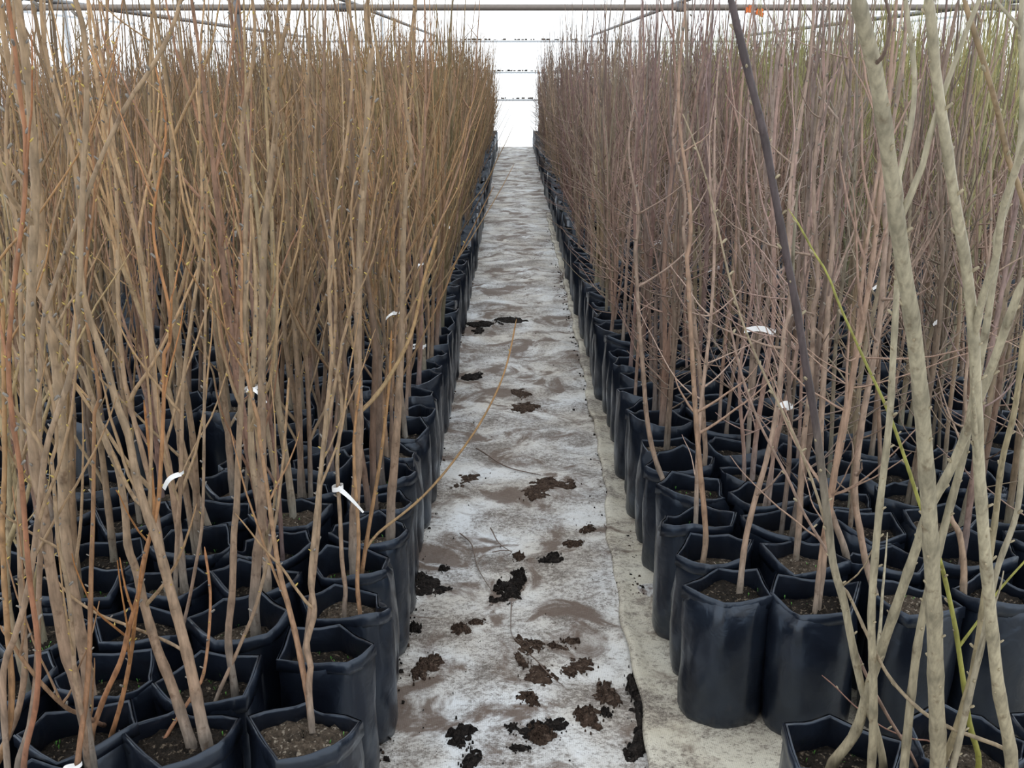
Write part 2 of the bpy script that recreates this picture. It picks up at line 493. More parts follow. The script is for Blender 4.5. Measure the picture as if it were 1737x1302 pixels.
for ci, (parts, m_, lab) in enumerate(CLODS):
    mb = MB(); c0 = at_z(parts[0][0], parts[0][1], .003)
    for j, (px, py, hw, hd, h) in enumerate(parts):
        c = at_z(px, py, .003); rx = hw * depth_of(c) / F
        hd = hd * (1.9 if hd < .045 else 1.2); an = R.uniform(-.5, .5) if hd < .1 else R.uniform(-.05, .05); rx *= 1.05
        blob(mb, c - c0, rx * .8, hd * .8, h, an, .42, ci * 10 + j)
        for _ in range(16):                      # lumps round its ragged rim
            a = R.uniform(0, 6.28); q = R.uniform(.55, 1.0); u_, w_ = rx * q * math.cos(a), hd * q * math.sin(a); s_ = R.uniform(.10, .34)
            m__ = min(rx, hd)
            blob(mb, c - c0 + np.array([u_ * math.cos(an) - w_ * math.sin(an), u_ * math.sin(an) + w_ * math.cos(an), 0]), s_ * m__ * R.uniform(1, 1.8), s_ * m__, h * R.uniform(.3, .9), R.uniform(0, 3), .5, int(R.integers(1e6)))
        for _ in range(7):                       # crumbs round the clod
            a = R.uniform(0, 6.28); q = R.uniform(1.0, 1.6); s = R.uniform(.0008, .0026)
            blob(mb, c - c0 + np.array([rx * q * math.cos(a), hd * q * math.sin(a), 0]), s, s, s * 1.2, 0, .3, int(R.integers(1e6)))
    z = float(relief(c0[0], c0[1]))
    o = obj('soil_clod', mb.mesh('soil_clod', [m_]), None, (c0[0], c0[1], .003 + z * .5))
    tag(o, lab, 'soil', 'soil clods on the path')

mb = MB()
for i in range(2600):
    side = R.random(); y = 1.3 + 9 * R.random() ** 1.6
    if side < .5: x = -.335 + abs(R.normal(0, .022)) * .8
    elif side < .92: x = .425 - abs(R.normal(0, .035))
    else: x = R.uniform(-.33, .42)
    s = (.0012 + .0045 * R.random() ** 2.5) * (1 if side < .92 else .55)
    g = R.normal(0, .25, (8, 3))
    v = np.array([(x + s * (a + g[q, 0]), y + s * (b + g[q, 1]), .004 + relief(x, y) * .8 + s * (.7 * c + .4 * g[q, 2])) for q, (a, b, c) in enumerate(
        [(-1, -1, -1), (1, -1, -1), (1, 1, -1), (-1, 1, -1), (-.7, -.7, 1), (.7, -.7, 1), (.7, .7, 1), (-.7, .7, 1)])])
    mb.add(v, [(0, 3, 2, 1), (4, 5, 6, 7), (0, 1, 5, 4), (1, 2, 6, 5), (2, 3, 7, 6), (3, 0, 4, 7)], mat=int(R.random() < .3))
tag(obj('soil_crumbs', mb.mesh('soil_crumbs', [CLOD_D, CLOD_B])), 'scattered dark soil crumbs along the foot of the bags', 'soil', kind='stuff')

TWIGS = [
    ([(808, 760), (854, 788), (917, 806)], 3.2, 'curved dead twig lying on the path beside a flat brown patch'),
    ([(780, 904), (800, 924), (810, 960), (837, 1007)], 2.4, 'bent dead twig running towards the long black clump'),
    ([(832, 895), (844, 917), (867, 936)], 2.6, 'short hooked dead twig ending at a reddish clod'),
    ([(835, 936), (868, 934), (850, 946)], 2.0, 'tiny crossed dead twig beside the reddish clod'),
    ([(896, 1108), (931, 1141), (957, 1165)], 2.8, 'straight dark dead twig across the broad brown smear'),
    ([(1025, 890), (1060, 930), (1072, 925)], 2.2, 'thin dead twig lying on the cream cloth'),
    ([(868, 1020), (867, 1070), (880, 1090)], 2.0, 'thin dead twig joining black clump and T-shaped patch'),
]
for pts, w, lab in TWIGS:
    P = np.array([at_z(a, b, .014) for a, b in pts]); c0 = P[0].copy(); d = depth_of(P[0])
    Q = spline(P, 16); Q[:, 2] += .003 * np.sin(np.linspace(0, 7, 16)); 
    m_ = MB(); v, f = tube(Q - c0, np.linspace(w, w * .45, 16) * .5 * d / F, 5); m_.add(v, f, (.16, .12, .10))
    tag(obj('dead_twig', m_.mesh('dead_twig', [BARK]), None, c0), lab, 'twig', 'dead twigs on the path')

# ------------------------------------------------------------------ bags
BAGR, BAGH = .110, .375


def bag_shape(seed, sub=5, lod=0):
    g = np.random.default_rng(seed)
    m = int(g.integers(5, 8))
    ca = np.sort((np.arange(m) + g.uniform(-.28, .28, m)) * 2 * np.pi / m)
    th, pol, cor = [], [], []
    for i in range(m):
        a, b = ca[i], ca[(i + 1) % m] + (2 * np.pi if i == m - 1 else 0)
        for s in range(sub):
            t = a + (b - a) * s / sub
            th.append(t); pol.append(math.cos((b - a) / 2) / math.cos(t - (a + b) / 2)); cor.append(abs(s / sub - .5) * 2)
    th, pol, cor = map(np.array, (th, pol, cor))
    hc = g.uniform(-.014, .016, m)                              # each corner stands at its own height
    hcv = np.interp(th, np.r_[ca, ca[0] + 2 * np.pi], np.r_[hc, hc[0]])
    dent_a = g.uniform(0, 6.28); dent = g.random() < .45
    dn = np.exp(-(np.angle(np.exp(1j * (th - dent_a))) / .7) ** 2) * (1 if dent else 0)
    zs = [0, .004, .03, .09, .16, .23, .29, .335, 1.0] if lod == 0 else [0, .03, .2, 1.0]
    ph = g.uniform(0, 6.28, 6)
    rows = []
    for z in zs:
        top = z == 1.0
        zr = BAGH if top else z
        w = np.clip((zr - .24) / .135, 0, 1) ** 1.3
        poly = (1 - .22 * (1 - w)) * 0 + 1 - (1 - pol) * (.18 + .82 * w)
        r = BAGR * poly * (1.0 + .03 * math.sin(zr * 8) + .035 * w)
        if z == 0: r = r * .86
        elif z == .004: r = r * .95
        if not top:
            r = r + .0022 * np.sin(3 * th + ph[0] + zr * 21) + .0016 * np.sin(7 * th + ph[1] - zr * 33) - .003 * dn * w
        zz = np.full_like(th, zr) + (hcv + .008 * (cor - .5) - .026 * dn if top else .3 * w * (hcv - .026 * dn))
        r = r - (.022 * dn if top else 0)
        rows.append(np.stack([r * np.cos(th), r * np.sin(th), zz], -1))
    rim = rows[-1]
    def inset(d, dz): 
        rr = np.hypot(rim[:, 0], rim[:, 1]); s = (rr - d) / rr
        return np.stack([rim[:, 0] * s, rim[:, 1] * s, rim[:, 2] + dz], -1)
    if lod == 0: rows += [inset(.0025, .0030), inset(.0055, .0015), inset(.0065, -.004), inset(.010, -.03)]
    rr = np.hypot(rim[:, 0], rim[:, 1])
    sl = .322 + g.uniform(-.022, .018)                           # soil level
    body = BAGR * (1 - (1 - pol) * .78) * .955 - .012 * dn
    base = np.stack([body * np.cos(th), body * np.sin(th), np.full_like(th, sl - .012)], -1)
    rows.append(base)
    centre = rows[0] * np.array([.03, .03, 1])
    return np.stack([centre] + rows), rim, th, sl


def bag_meshes(seed):
    rows, rim, th, sl = bag_shape(seed)
    mb = MB(); v, f = rings(rows); mb.add(v, f)
    bag = mb.mesh('grow_bag', [BAG])
    # folded-over cuff: a second layer hugging the outside of the rim
    g = np.random.default_rng(seed + 999); hgt = g.uniform(.022, .036)
    rr = np.hypot(rim[:, 0], rim[:, 1]); cuff = []
    for d, dz in ((.001, .0035), (.0042, .001), (.0046, -hgt * .5), (.0052, -hgt), (.0028, -hgt - .0005)):
        s = (rr + d) / rr
        cuff.append(np.stack([rim[:, 0] * s, rim[:, 1] * s, rim[:, 2] + dz + (.003 * np.sin(3 * th + seed) if dz < -.01 else 0)], -1))
    mb = MB(); v, f = rings(cuff); mb.add(v, f)
    cuffm = mb.mesh('folded_rim', [BAG])
    soils = []
    for sm in (SOIL_D, SOIL_L):
        rws = []
        for q in np.linspace(1, .02, 9):
            a = np.arange(26) * 2 * np.pi / 26
            r = BAGR * .965 * q * (1 if q < 1 else 1.0)
            z = sl + .012 * (1 - q * q) + g.normal(0, .0032, 26) * (q > .03) + .004 * np.sin(3 * a + seed) * q
            # keep the soil's outline inside the bag polygon
            lim = np.interp(a, np.r_[th - 2 * np.pi, th, th + 2 * np.pi], np.tile(np.hypot(rows[-1][:, 0], rows[-1][:, 1]), 3))
            rws.append(np.stack([np.minimum(r, lim * q) * np.cos(a), np.minimum(r, lim * q) * np.sin(a), z], -1))
        mb = MB(); v, f = rings(rws); mb.add(v, f)
        soils.append(mb.mesh('soil', [sm]))
    mb = MB()
    for _ in range(int(g.integers(4, 14))):                     # tiny seedlings
        a, q = g.uniform(0, 6.28), g.uniform(.2, .85) * BAGR; x, y = q * math.cos(a), q * math.sin(a)
        for s in (-1, 1):
            L = g.uniform(.003, .007); b = a + s * 1.5 + g.normal(0, .3)
            z = sl + .012
            dx, dy = math.cos(b), math.sin(b)
            mb.add([(x, y, z - .006), (x + dx * L * .5 - dy * .0012, y + dy * L * .5 + dx * .0012, z + .003), (x + dx * L, y + dy * L, z + .004), (x + dx * L * .5 + dy * .0012, y + dy * L * .5 - dx * .0012, z + .003)], [(0, 1, 2, 3)])
    return bag, cuffm, soils, mb.mesh('seedlings', [GREEN]), sl


BAGS = [bag_meshes(100 + i) for i in range(16)]

# ------------------------------------------------------------------ stems
TINT = {  # bark hue at foot, lower trunk, middle, tip: equally light all the way up, so shade near the ground comes from the light alone
    'gold': [(.205, .188, .168), (.262, .178, .124), (.255, .185, .118), (.285, .178, .092)],
    'red': [(.222, .198, .168), (.272, .188, .135), (.262, .190, .144), (.255, .182, .148)],
    'pale': [(.310, .262, .175), (.305, .265, .183), (.300, .268, .190), (.300, .267, .190)],
    'olive': [(.285, .265, .200), (.290, .265, .175), (.300, .270, .140), (.300, .270, .105)],
    'mauve': [(.195, .174, .158), (.205, .170, .154), (.220, .165, .150), (.225, .163, .155)],
}


def tints(style, t, g, shift=None):
    c = np.array(TINT[style]); m = shift if shift is not None else (1 + g.normal(0, .13)) * (1 + g.normal(0, .05, 3))
    a = np.stack([np.interp(t, [.02, .14, .5, 1], c[:, q]) for q in range(3)], 1)
    return np.clip(a * m, 0, 1)


def stem_line(p0, az, lean, H, n, g, wob=.012, curve=0.0):
    t = np.linspace(0, 1, n)
    d = np.array([math.cos(az), math.sin(az)])
    off = lean * H * t + curve * H * t * t
    xy = d[None] * off[:, None]
    for _ in range(2):
        a = g.uniform(0, 6.28); ph = g.uniform(0, 6.28); fr = g.uniform(2, 7)
        xy += wob * np.array([math.cos(a), math.sin(a)])[None] * ((np.sin(fr * t * 2 + ph) - math.sin(ph)) * np.minimum(1, t * 3))[:, None]
    z = H * t
    return np.asarray(p0)[None] + np.concatenate([xy, z[:, None]], 1)


def stem_rad(r0, n, tip=.0012, p=.8, knob=0.0, g=None, knob_step=3):
    t = np.linspace(0, 1, n)
    r = tip + (r0 - tip) * (1 - t) ** p
    if knob: r = r * (1 + knob * (np.arange(n) % knob_step == 0))
    r[:2] *= np.array([1.3, 1.08])
    return r


def branch_line(p0, az, ang, L, n, g, up=.5):
    """leaves p0 at angle ang from vertical, bends upward"""
    P = [np.asarray(p0, float)]; a = ang
    for i in range(n - 1):
        s = L / (n - 1)
        P.append(P[-1] + s * np.array([math.sin(a) * math.cos(az), math.sin(a) * math.sin(az), math.cos(a)]))
        a = a * (1 - up / (n - 1) * 1.0) + g.normal(0, .07); az += g.normal(0, .06)
    return np.array(P)


def grow(style, g, lod):
    """list of stems: dict(line, rad, k, tint, branches=[(line, rad, k, tint)])"""
    out = []
    hs = {0: 40, 1: 22, 2: 9}[lod]; k = {0: 7, 1: 5, 2: 3}[lod]; bn = {0: 12, 1: 8, 2: 4}[lod]; bk = {0: 5, 1: 4, 2: 3}[lod]
    ns = int(g.choice([1, 2, 3], p=[.35, .45, .2])) if style in ('gold', 'mauve') else int(g.choice([1, 2, 3], p=[.35, .5, .15]))
    sh0 = np.clip(1 + g.normal(0, .20), .6, 1.5) * (1 + g.normal(0, .05, 3))
    for i in range(ns):
        a = g.uniform(0, 6.28); q = g.uniform(0, .05)
        p0 = (q * math.cos(a), q * math.sin(a), .295)
        if style in ('gold', 'mauve'):
            H = (g.uniform(1.05, 1.85) if style == 'gold' else g.uniform(.75, 1.35)); lean = abs(g.normal(0, .075)); r0 = g.uniform(.0055, .0115); cv = g.normal(-.01, .05)
        elif style == 'red':
            H = g.uniform(1.1, 1.88); lean = abs(g.normal(0, .05)); r0 = g.uniform(.0055, .0105); cv = g.normal(0, .035)
        elif style == 'olive':
            H = g.uniform(1.45, 2.0); lean = abs(g.normal(0, .05)); r0 = g.uniform(.006, .010); cv = g.normal(0, .03)
        else:
            H = g.uniform(1.5, 2.0); lean = abs(g.normal(0, .06)); r0 = g.uniform(.007, .012); cv = g.normal(0, .03)
        az = g.uniform(0, 6.28)
        L = stem_line(p0, az, lean, H, hs, g, .012, cv)
        rad = stem_rad(r0, hs, .0013, .8, .14 if lod < 2 else 0, g)
        sh = sh0 * (1 + g.normal(0, .06))
        t = np.linspace(0, 1, hs)
        st = dict(line=L, rad=rad, k=k, tint=np.repeat(tints(style, t, g, sh) * np.where((np.arange(hs) % 3 == 0) & (lod < 2), .75, 1)[:, None], k, 0), br=[], H=H, lean=lean, az=az)
        def br(ts, ang, bl, r, up):
            j = min(hs - 2, int(ts * hs)); b = branch_line(L[j], g.uniform(0, 6.28), ang, bl, bn, g, up)
            rr = stem_rad(min(r, rad[j] * .8), bn, .0009, .7)
            st['br'].append((b, rr, bk, np.repeat(tints(style, np.linspace(min(1, ts + .25), 1, bn), g, sh), bk, 0)))
        if style in ('gold', 'mauve'):
            for _ in range(int(g.integers(3, 7))):
                ts = g.uniform(.12, .7); br(ts, g.uniform(.22, .62), g.uniform(.35, .85) * (1.1 - ts) * 1.2, g.uniform(.003, .0055), .75)
            for _ in range(2): br(g.uniform(.3, .9), g.uniform(.5, 1.0), g.uniform(.08, .25), .002, .5)
        elif style == 'red':
            for _ in range(int(g.integers(5, 11))):
                br(g.uniform(.12, .5), g.uniform(.8, 1.5), g.uniform(.12, .42), g.uniform(.0016, .0028), .55)
            for _ in range(int(g.integers(2, 5))):
                ts = g.uniform(.3, .8); br(ts, g.uniform(.25, .6), g.uniform(.3, .7) * (1.15 - ts), g.uniform(.0025, .004), .7)
        else:
            for _ in range(int(g.integers(3, 6))):
                ts = g.uniform(.2, .75); br(ts, g.uniform(.2, .6), g.uniform(.3, .8) * (1.2 - ts), g.uniform(.003, .005), .7)
        out.append(st)
    return out


# ------------------------------------------------------------------ hand-traced stems (pixels, top to bottom)
# style, forward distance at the foot and at the tip, width px at foot and at tip, pixels, optional tint multipliers
G, P_, RD = 'gold', 'pale', 'red'
TRACE = [
    # --- golden-brown bed
    (G, 1.62, 1.62, 22, 9, [(134, 430), (144, 511), (167, 584), (184, 634), (200, 691), (217, 735), (231, 808), (247, 865), (264, 910), (287, 994), (311, 1084), (327, 1151), (344, 1235), (361, 1302)]),
    (G, 1.63, 1.75, 20, 7, [(80, 520), (94, 558), (104, 574), (127, 611), (144, 641), (164, 701), (180, 751), (200, 795), (212, 868), (217, 927), (231, 967), (247, 1034), (267, 1101), (287, 1151), (307, 1208), (337, 1302)]),
    (G, 1.56, 1.45, 21, 13, [(30, 0), (43, 100), (53, 200), (60, 334), (55, 434), (50, 601), (52, 701), (60, 800), (74, 867), (84, 951), (97, 1027), (110, 1101), (127, 1151), (144, 1218), (157, 1300)]),
    (G, 1.75, 1.8, 21, 16, [(80, 510), (88, 560), (97, 634), (104, 718), (107, 785), (108, 868), (118, 960), (130, 1040), (142, 1120), (152, 1210), (166, 1290)]),
    (G, 1.45, 1.40, 11, 9, [(128, 0), (143, 60), (147, 167), (141, 300), (136, 434), (134, 501), (124, 578), (120, 634), (97, 701), (77, 768), (62, 900), (45, 1010), (22, 1090), (5, 1160)]),
    (G, 1.5, 1.7, 10, 7, [(307, 0), (287, 60), (251, 124), (217, 174), (174, 261), (150, 324), (127, 384), (110, 431), (84, 505), (72, 560), (66, 700), (70, 860), (66, 1000), (62, 1130), (50, 1230), (28, 1302)]),
    (G, 1.42, 1.35, 10, 7, [(13, 0), (25, 84), (35, 167), (42, 217), (42, 334), (30, 434), (20, 520), (14, 620), (22, 720), (35, 800), (50, 980), (65, 1100), (60, 1200), (40, 1302)], (.95, .62, .5)),
    (G, 1.66, 1.7, 9, 4, [(244, 678), (257, 802), (261, 869), (250, 930), (244, 961), (231, 1034), (222, 1110), (207, 1185), (185, 1260), (172, 1302)], (1.15, .82, .55)),
    (G, 1.64, 1.62, 10, 6, [(278, 600), (277, 700), (272, 800), (266, 867), (246, 940), (234, 1010), (220, 1060), (205, 1120), (180, 1175), (165, 1215), (155, 1250)], (1.2, .85, .6)),
    (G, 1.62, 1.9, 7, 4, [(347, 927), (357, 1017), (347, 1134), (327, 1178), (294, 1228), (251, 1302)], (1.05, .75, .6)),
    (G, 1.83, 1.95, 13, 8, [(420, 300), (415, 434), (412, 600), (405, 760), (401, 867), (397, 900), (394, 1001), (387, 1084), (397, 1161)]),
    (G, 2.06, 2.2, 19, 9, [(470, 200), (455, 330), (447, 434), (444, 634), (444, 868), (437, 934), (431, 1027), (434, 1071)]),
    (G, 1.80, 2.0, 7, 4, [(490, 640), (480, 780), (466, 890), (437, 1017), (407, 1094), (371, 1174), (357, 1215)]),
    (G, 2.0, 2.1, 6, 4, [(352, 300), (350, 434), (347, 634), (344, 868), (334, 967), (324, 1101)], (1.1, 1.1, 1.15)),
    (G, 1.66, 1.85, 12, 6, [(440, 740), (452, 820), (463, 900), (466, 918), (474, 968), (499, 1066), (514, 1138), (525, 1200), (534, 1288)], (1.0, .85, .75)),
    (G, 1.66, 1.85, 12, 7, [(560, 640), (548, 760), (534, 900), (527, 983), (533, 1038), (520, 1093), (527, 1130), (524, 1170), (534, 1288)]),
    (G, 2.31, 2.35, 18, 9, [(628, 100), (618, 300), (610, 434), (607, 600), (609, 700), (608, 770), (600, 900), (602, 978)]),
    (G, 2.31, 2.45, 8, 4, [(664, 560), (660, 650), (645, 780), (628, 880), (620, 930), (612, 985)], (1.15, .95, .7)),
    (G, 2.14, 2.3, 8, 6, [(575, 640), (580, 700), (572, 780), (577, 880), (580, 950), (586, 1000), (584, 1028)]),
    (G, 2.14, 2.3, 8, 4, [(612, 640), (600, 760), (608, 900), (606, 990), (610, 1035)], (1.1, .9, .7)),
    (G, 1.95, 2.0, 9, 5, [(578, 600), (556, 720), (545, 800), (540, 900), (534, 960), (526, 1030), (520, 1080), (516, 1110)]),
    (G, 2.5, 2.6, 17, 7, [(690, 300), (684, 420), (682, 560), (676, 680), (668, 800), (664, 850)]),
    (G, 1.48, 1.7, 11, 6, [(160, 700), (158, 867), (155, 960), (152, 1100), (148, 1180), (140, 1302)], (.85, .65, .5)),
    (G, 1.5, 1.55, 12, 7, [(33, 430), (38, 700), (33, 865), (36, 1000), (42, 1100), (44, 1200), (44, 1302)]),
    (G, 1.44, 1.55, 12, 7, [(5, 560), (8, 780), (4, 900), (10, 1030), (20, 1150), (28, 1230), (36, 1302)], (1.1, .9, .65)),
    (G, 1.5, 1.5, 10, 6, [(88, 780), (95, 867), (100, 930), (112, 980), (122, 1060), (128, 1150), (145, 1240), (152, 1300)]),
    (G, 1.6, 1.75, 7, 4, [(60, 954), (75, 960), (117, 1007), (167, 1041), (234, 1067), (311, 1104), (325, 1150), (344, 1235), (358, 1302)]),
    (G, 1.52, 1.5, 9, 6, [(0, 1060), (27, 1101), (60, 1151), (90, 1201), (110, 1235), (134, 1261), (150, 1300)], (.95, .85, .85)),
    # --- pale-stemmed block in front of the gap
    (P_, 1.42, 1.02, 26, 26, [(1450, -40), (1462, 30), (1483, 110), (1497, 190), (1515, 320), (1530, 434), (1547, 540), (1560, 650), (1569, 760), (1578, 900), (1585, 1050), (1588, 1180), (1592, 1302)]),
    (P_, 1.40, 1.05, 22, 17, [(1570, -40), (1580, 40), (1588, 130), (1603, 230), (1618, 330), (1640, 460), (1652, 580), (1656, 680), (1660, 780), (1668, 900), (1680, 1040), (1694, 1170), (1716, 1302)]),
    (P_, 1.60, 1.30, 18, 14, [(1737, 470), (1718, 521), (1690, 600), (1660, 680), (1638, 735), (1610, 800), (1574, 867), (1558, 917), (1524, 1017), (1478, 1151), (1451, 1241), (1411, 1296)]),
    (P_, 1.52, 1.42, 15, 10, [(1527, 330), (1524, 434), (1515, 601), (1508, 718), (1491, 868), (1480, 1000), (1478, 1067), (1482, 1180), (1481, 1302)]),
    (P_, 1.50, 1.40, 15, 12, [(1690, 434), (1672, 560), (1650, 680), (1632, 780), (1608, 870), (1590, 940), (1575, 1000), (1558, 1084), (1545, 1184), (1532, 1302)]),
    (P_, 1.5, 1.5, 11, 3, [(1337, 354), (1357, 384), (1384, 434), (1404, 464), (1424, 517), (1468, 614), (1508, 701), (1541, 795), (1562, 860), (1593, 944), (1618, 1051), (1631, 1134), (1648, 1234), (1668, 1302)], (.9, 1.0, .35)),
    (P_, 1.56, 1.50, 13, 13, [(1232, -30), (1240, 0), (1267, 114), (1294, 220), (1314, 327), (1334, 434), (1351, 521), (1367, 621), (1384, 721), (1398, 835), (1404, 880), (1414, 960), (1431, 1017), (1444, 1084), (1464, 1168), (1488, 1228), (1511, 1302)], 'dark'),
    (P_, 1.56, 1.75, 6, 4, [(1237, 544), (1254, 621), (1281, 701), (1307, 755), (1337, 811), (1361, 865), (1388, 911), (1414, 960), (1444, 1084), (1488, 1228), (1505, 1290)], (.72, .55, .6)),
    (P_, 1.40, 1.55, 9, 5, [(1428, 994), (1441, 1011), (1481, 1097), (1511, 1151), (1558, 1201), (1605, 1231), (1660, 1252), (1705, 1271), (1714, 1300)], (.9, .8, .75)),
    (P_, 1.35, 1.25, 12, 9, [(1628, -30), (1635, 0), (1662, 84), (1692, 187), (1712, 277), (1737, 344), (1765, 500), (1790, 800), (1800, 1200)], (.75, .6, .48)),
    (P_, 1.45, 1.40, 13, 9, [(1737, 560), (1722, 690), (1700, 780), (1688, 880), (1671, 1000), (1651, 1134), (1618, 1251), (1600, 1302)], (.9, .85, .75)),
    (P_, 1.42, 1.3, 12, 9, [(1737, 740), (1725, 867), (1691, 967), (1668, 1080), (1640, 1200), (1620, 1302)], (1.05, 1.05, 1.1)),
    (P_, 1.56, 1.7, 3.5, 2, [(1393, 1146), (1416, 1166), (1450, 1200), (1497, 1236), (1545, 1255), (1580, 1262), (1600, 1300)], (.7, .4, .42)),
    # --- reddish bed just behind the gap
    (RD, 2.24, 2.35, 11, 7, [(1330, 560), (1318, 690), (1300, 780), (1280, 850), (1264, 920), (1254, 1010)]),
    (RD, 2.40, 2.5, 10, 7, [(1165, 434), (1172, 560), (1180, 700), (1188, 800), (1195, 870), (1197, 920), (1190, 965)], (1.05, .95, .85)),
    (RD, 2.42, 2.5, 11, 8, [(1380, 520), (1376, 640), (1362, 760), (1356, 880), (1352, 930)]),
    (RD, 2.2, 2.3, 12, 8, [(1500, 434), (1490, 560), (1462, 720), (1450, 830), (1455, 900), (1458, 960), (1462, 1005)]),
    (RD, 2.4, 2.5, 12, 8, [(1410, 434), (1400, 600), (1392, 760), (1405, 860), (1425, 930)]),
    (RD, 2.2, 2.3, 13, 6, [(1640, 700), (1628, 800), (1610, 870), (1624, 905), (1626, 960), (1620, 1000)], (.95, .95, .9)),
    (RD, 2.9, 3.0, 9, 6, [(1078, 434), (1085, 560), (1092, 640), (1098, 740), (1103, 785), (1108, 812)]),
    (RD, 2.95, 3.05, 9, 6, [(1160, 400), (1175, 520), (1186, 620), (1196, 720), (1204, 775)]),
]
# the long branch arching over the path, and twigs reaching over from both beds: (parent trace index, pixels foot to tip, distances, widths)
SIDE = [
    (17, [(620, 930), (640, 905), (687, 868), (724, 835), (767, 785), (814, 718), (847, 654), (864, 601), (876, 541)], 2.32, 2.75, 5, 2.5, (1.0, .9, .7)),
    (16, [(611, 708), (630, 680), (660, 640), (690, 585), (705, 540), (720, 470), (742, 400)], 2.31, 2.5, 8, 4, (1.05, 1, .8)),
    (0, [(247, 865), (225, 840), (200, 790), (180, 740), (160, 690), (120, 640)], 1.62, 1.8, 7, 3, (1, .95, .85)),
    (29, [(1652, 580), (1668, 500), (1690, 434), (1700, 360), (1722, 290), (1745, 230)], 1.2, 1.05, 13, 11, (1, 1, 1)),
    (29, [(1592, 160), (1600, 110), (1612, 60), (1625, 0)], 1.1, 1.1, 6, 4, (.55, .42, .45)),
    (28, [(1490, 130), (1500, 90), (1510, 40), (1500, -10)], 1.05, 1.0, 7, 5, (.45, .35, .4)),
]


def trace_line(tr):
    st, d0, d1, w0, w1, px = tr[:6]
    px = np.array(px[::-1], float)                          # foot first
    s = np.r_[0, np.cumsum(np.linalg.norm(np.diff(px, axis=0), axis=1))]; s /= s[-1]
    pts = np.array([at_y(x, y, d0 + (d1 - d0) * q) for (x, y), q in zip(px, s)])
    if pts[0, 2] > .30:                                      # carry on below the frame down to the soil
        dr = pts[0] - pts[1]; dr /= max(1e-6, np.linalg.norm(dr)); dr[:2] *= .3
        dr[2] = -1; pts = np.vstack([pts[0] + dr * (pts[0, 2] - .29), pts])
    pts[0, 2] = min(pts[0, 2], .30)
    n = 46 if len(px) > 6 else 34
    L = spline(pts, n)
    d = np.array([depth_of(p) for p in L])
    w = w0 + (w1 - w0) * np.linspace(0, 1, n) ** .9
    rad = w * .5 * d / F
    if px[-1][1] > -20 and 0 < px[-1][0] < 1730 and w1 > 4.5:  # the top is lost among other stems: carry it on to a tip
        dr = L[-1] - L[-5]; dr /= np.linalg.norm(dr); dr = dr + np.array([0, .03, .5]); dr /= np.linalg.norm(dr)
        H = max(.25, 1.95 - L[-1, 2] - .35 * (w1 < 7)); m = 22; q = np.linspace(0, 1, m + 1)[1:, None]
        side_ = np.cross(dr, [0, 1, 0])
        E = L[-1] + dr * q * H + side_ * .012 * np.sin(q * 9 + w0)
        L = np.vstack([L, E]); rad = np.r_[rad, .0011 + (rad[-1] - .0011) * (1 - q[:, 0]) ** .8]
    else:
        rad[-1] *= .3
    return L, rad


# ------------------------------------------------------------------ where the bags stand
SLOT = []                                                    # dict(x, y, side, col)
for c in range(29):
    x0 = -.405 - .225 * c
    y = (1.655 if c == 0 else 1.64 if c == 1 else 1.45 if c in (2, 3) else 1.3) + (R.uniform(-.03, .03) if c > 1 else 0)
    if c > 1: y -= .2 * R.integers(0, 2) if c > 2 else 0
    first = True
    while y < YB - .6:
        x = x0 + R.normal(0, .008); skip = False
        if -2.05 < x < -1.05 and 2.95 < y < 3.42: skip = True         # the gap where bags are missing
        if not skip: SLOT.append(dict(x=x, y=y, side='L', col=c))
        y += (.29 if (c == 0 and first) else .197) + R.normal(0, .004); first = False
for c in range(29):
    x0 = .535 + .225 * c
    y = 2.23 + (0.0 if c == 0 else -.05 if c in (1, 2) else R.uniform(-.04, .04))
    while y < YB - .6:
        SLOT.append(dict(x=x0 + R.normal(0, .008), y=y, side='R', col=c))
        y += .197 + R.normal(0, .004)
for (x, y, c) in ((.625, 1.60, 0), (.86, 1.62, 1), (1.08, 1.63, 2), (.66, 1.39, 0), (.885, 1.41, 1), (1.11, 1.42, 2), (1.3, 1.36, 3)):
    SLOT.append(dict(x=x, y=y, side='P', col=c))

keep = []
for s in SLOT:                                               # only what the frame can show
    ok = False
    for z in (.38, 1.0, 1.5, 1.75):
        p = np.array([s['x'], s['y'], z]); 
        if depth_of(p) < .25: continue
        u, v_ = project(p)
        if -110 < u < 1847 and -60 < v_ < 1420: ok = True
    if ok: keep.append(s)
SLOT = keep
for i, s in enumerate(SLOT):
    s['d'] = math.hypot(s['x'], s['y'])
    s['style'] = {'L': 'gold', 'R': 'red', 'P': 'pale'}[s['side']]
    if s['side'] == 'L' and s['x'] < -3.6 and R.random() < .85: s['style'] = 'mauve'
    if s['side'] == 'R' and s['x'] > 1.6 and R.random() < min(.95, (s['x'] - 1.5) * .6): s['style'] = 'olive'
    s['score'] = s['d'] + .30 * s['col'] * (1 if s['y'] > 2 else .5)
    s['hero'] = []
order = sorted(range(len(SLOT)), key=lambda i: SLOT[i]['score'])
INDIV = order[:300]

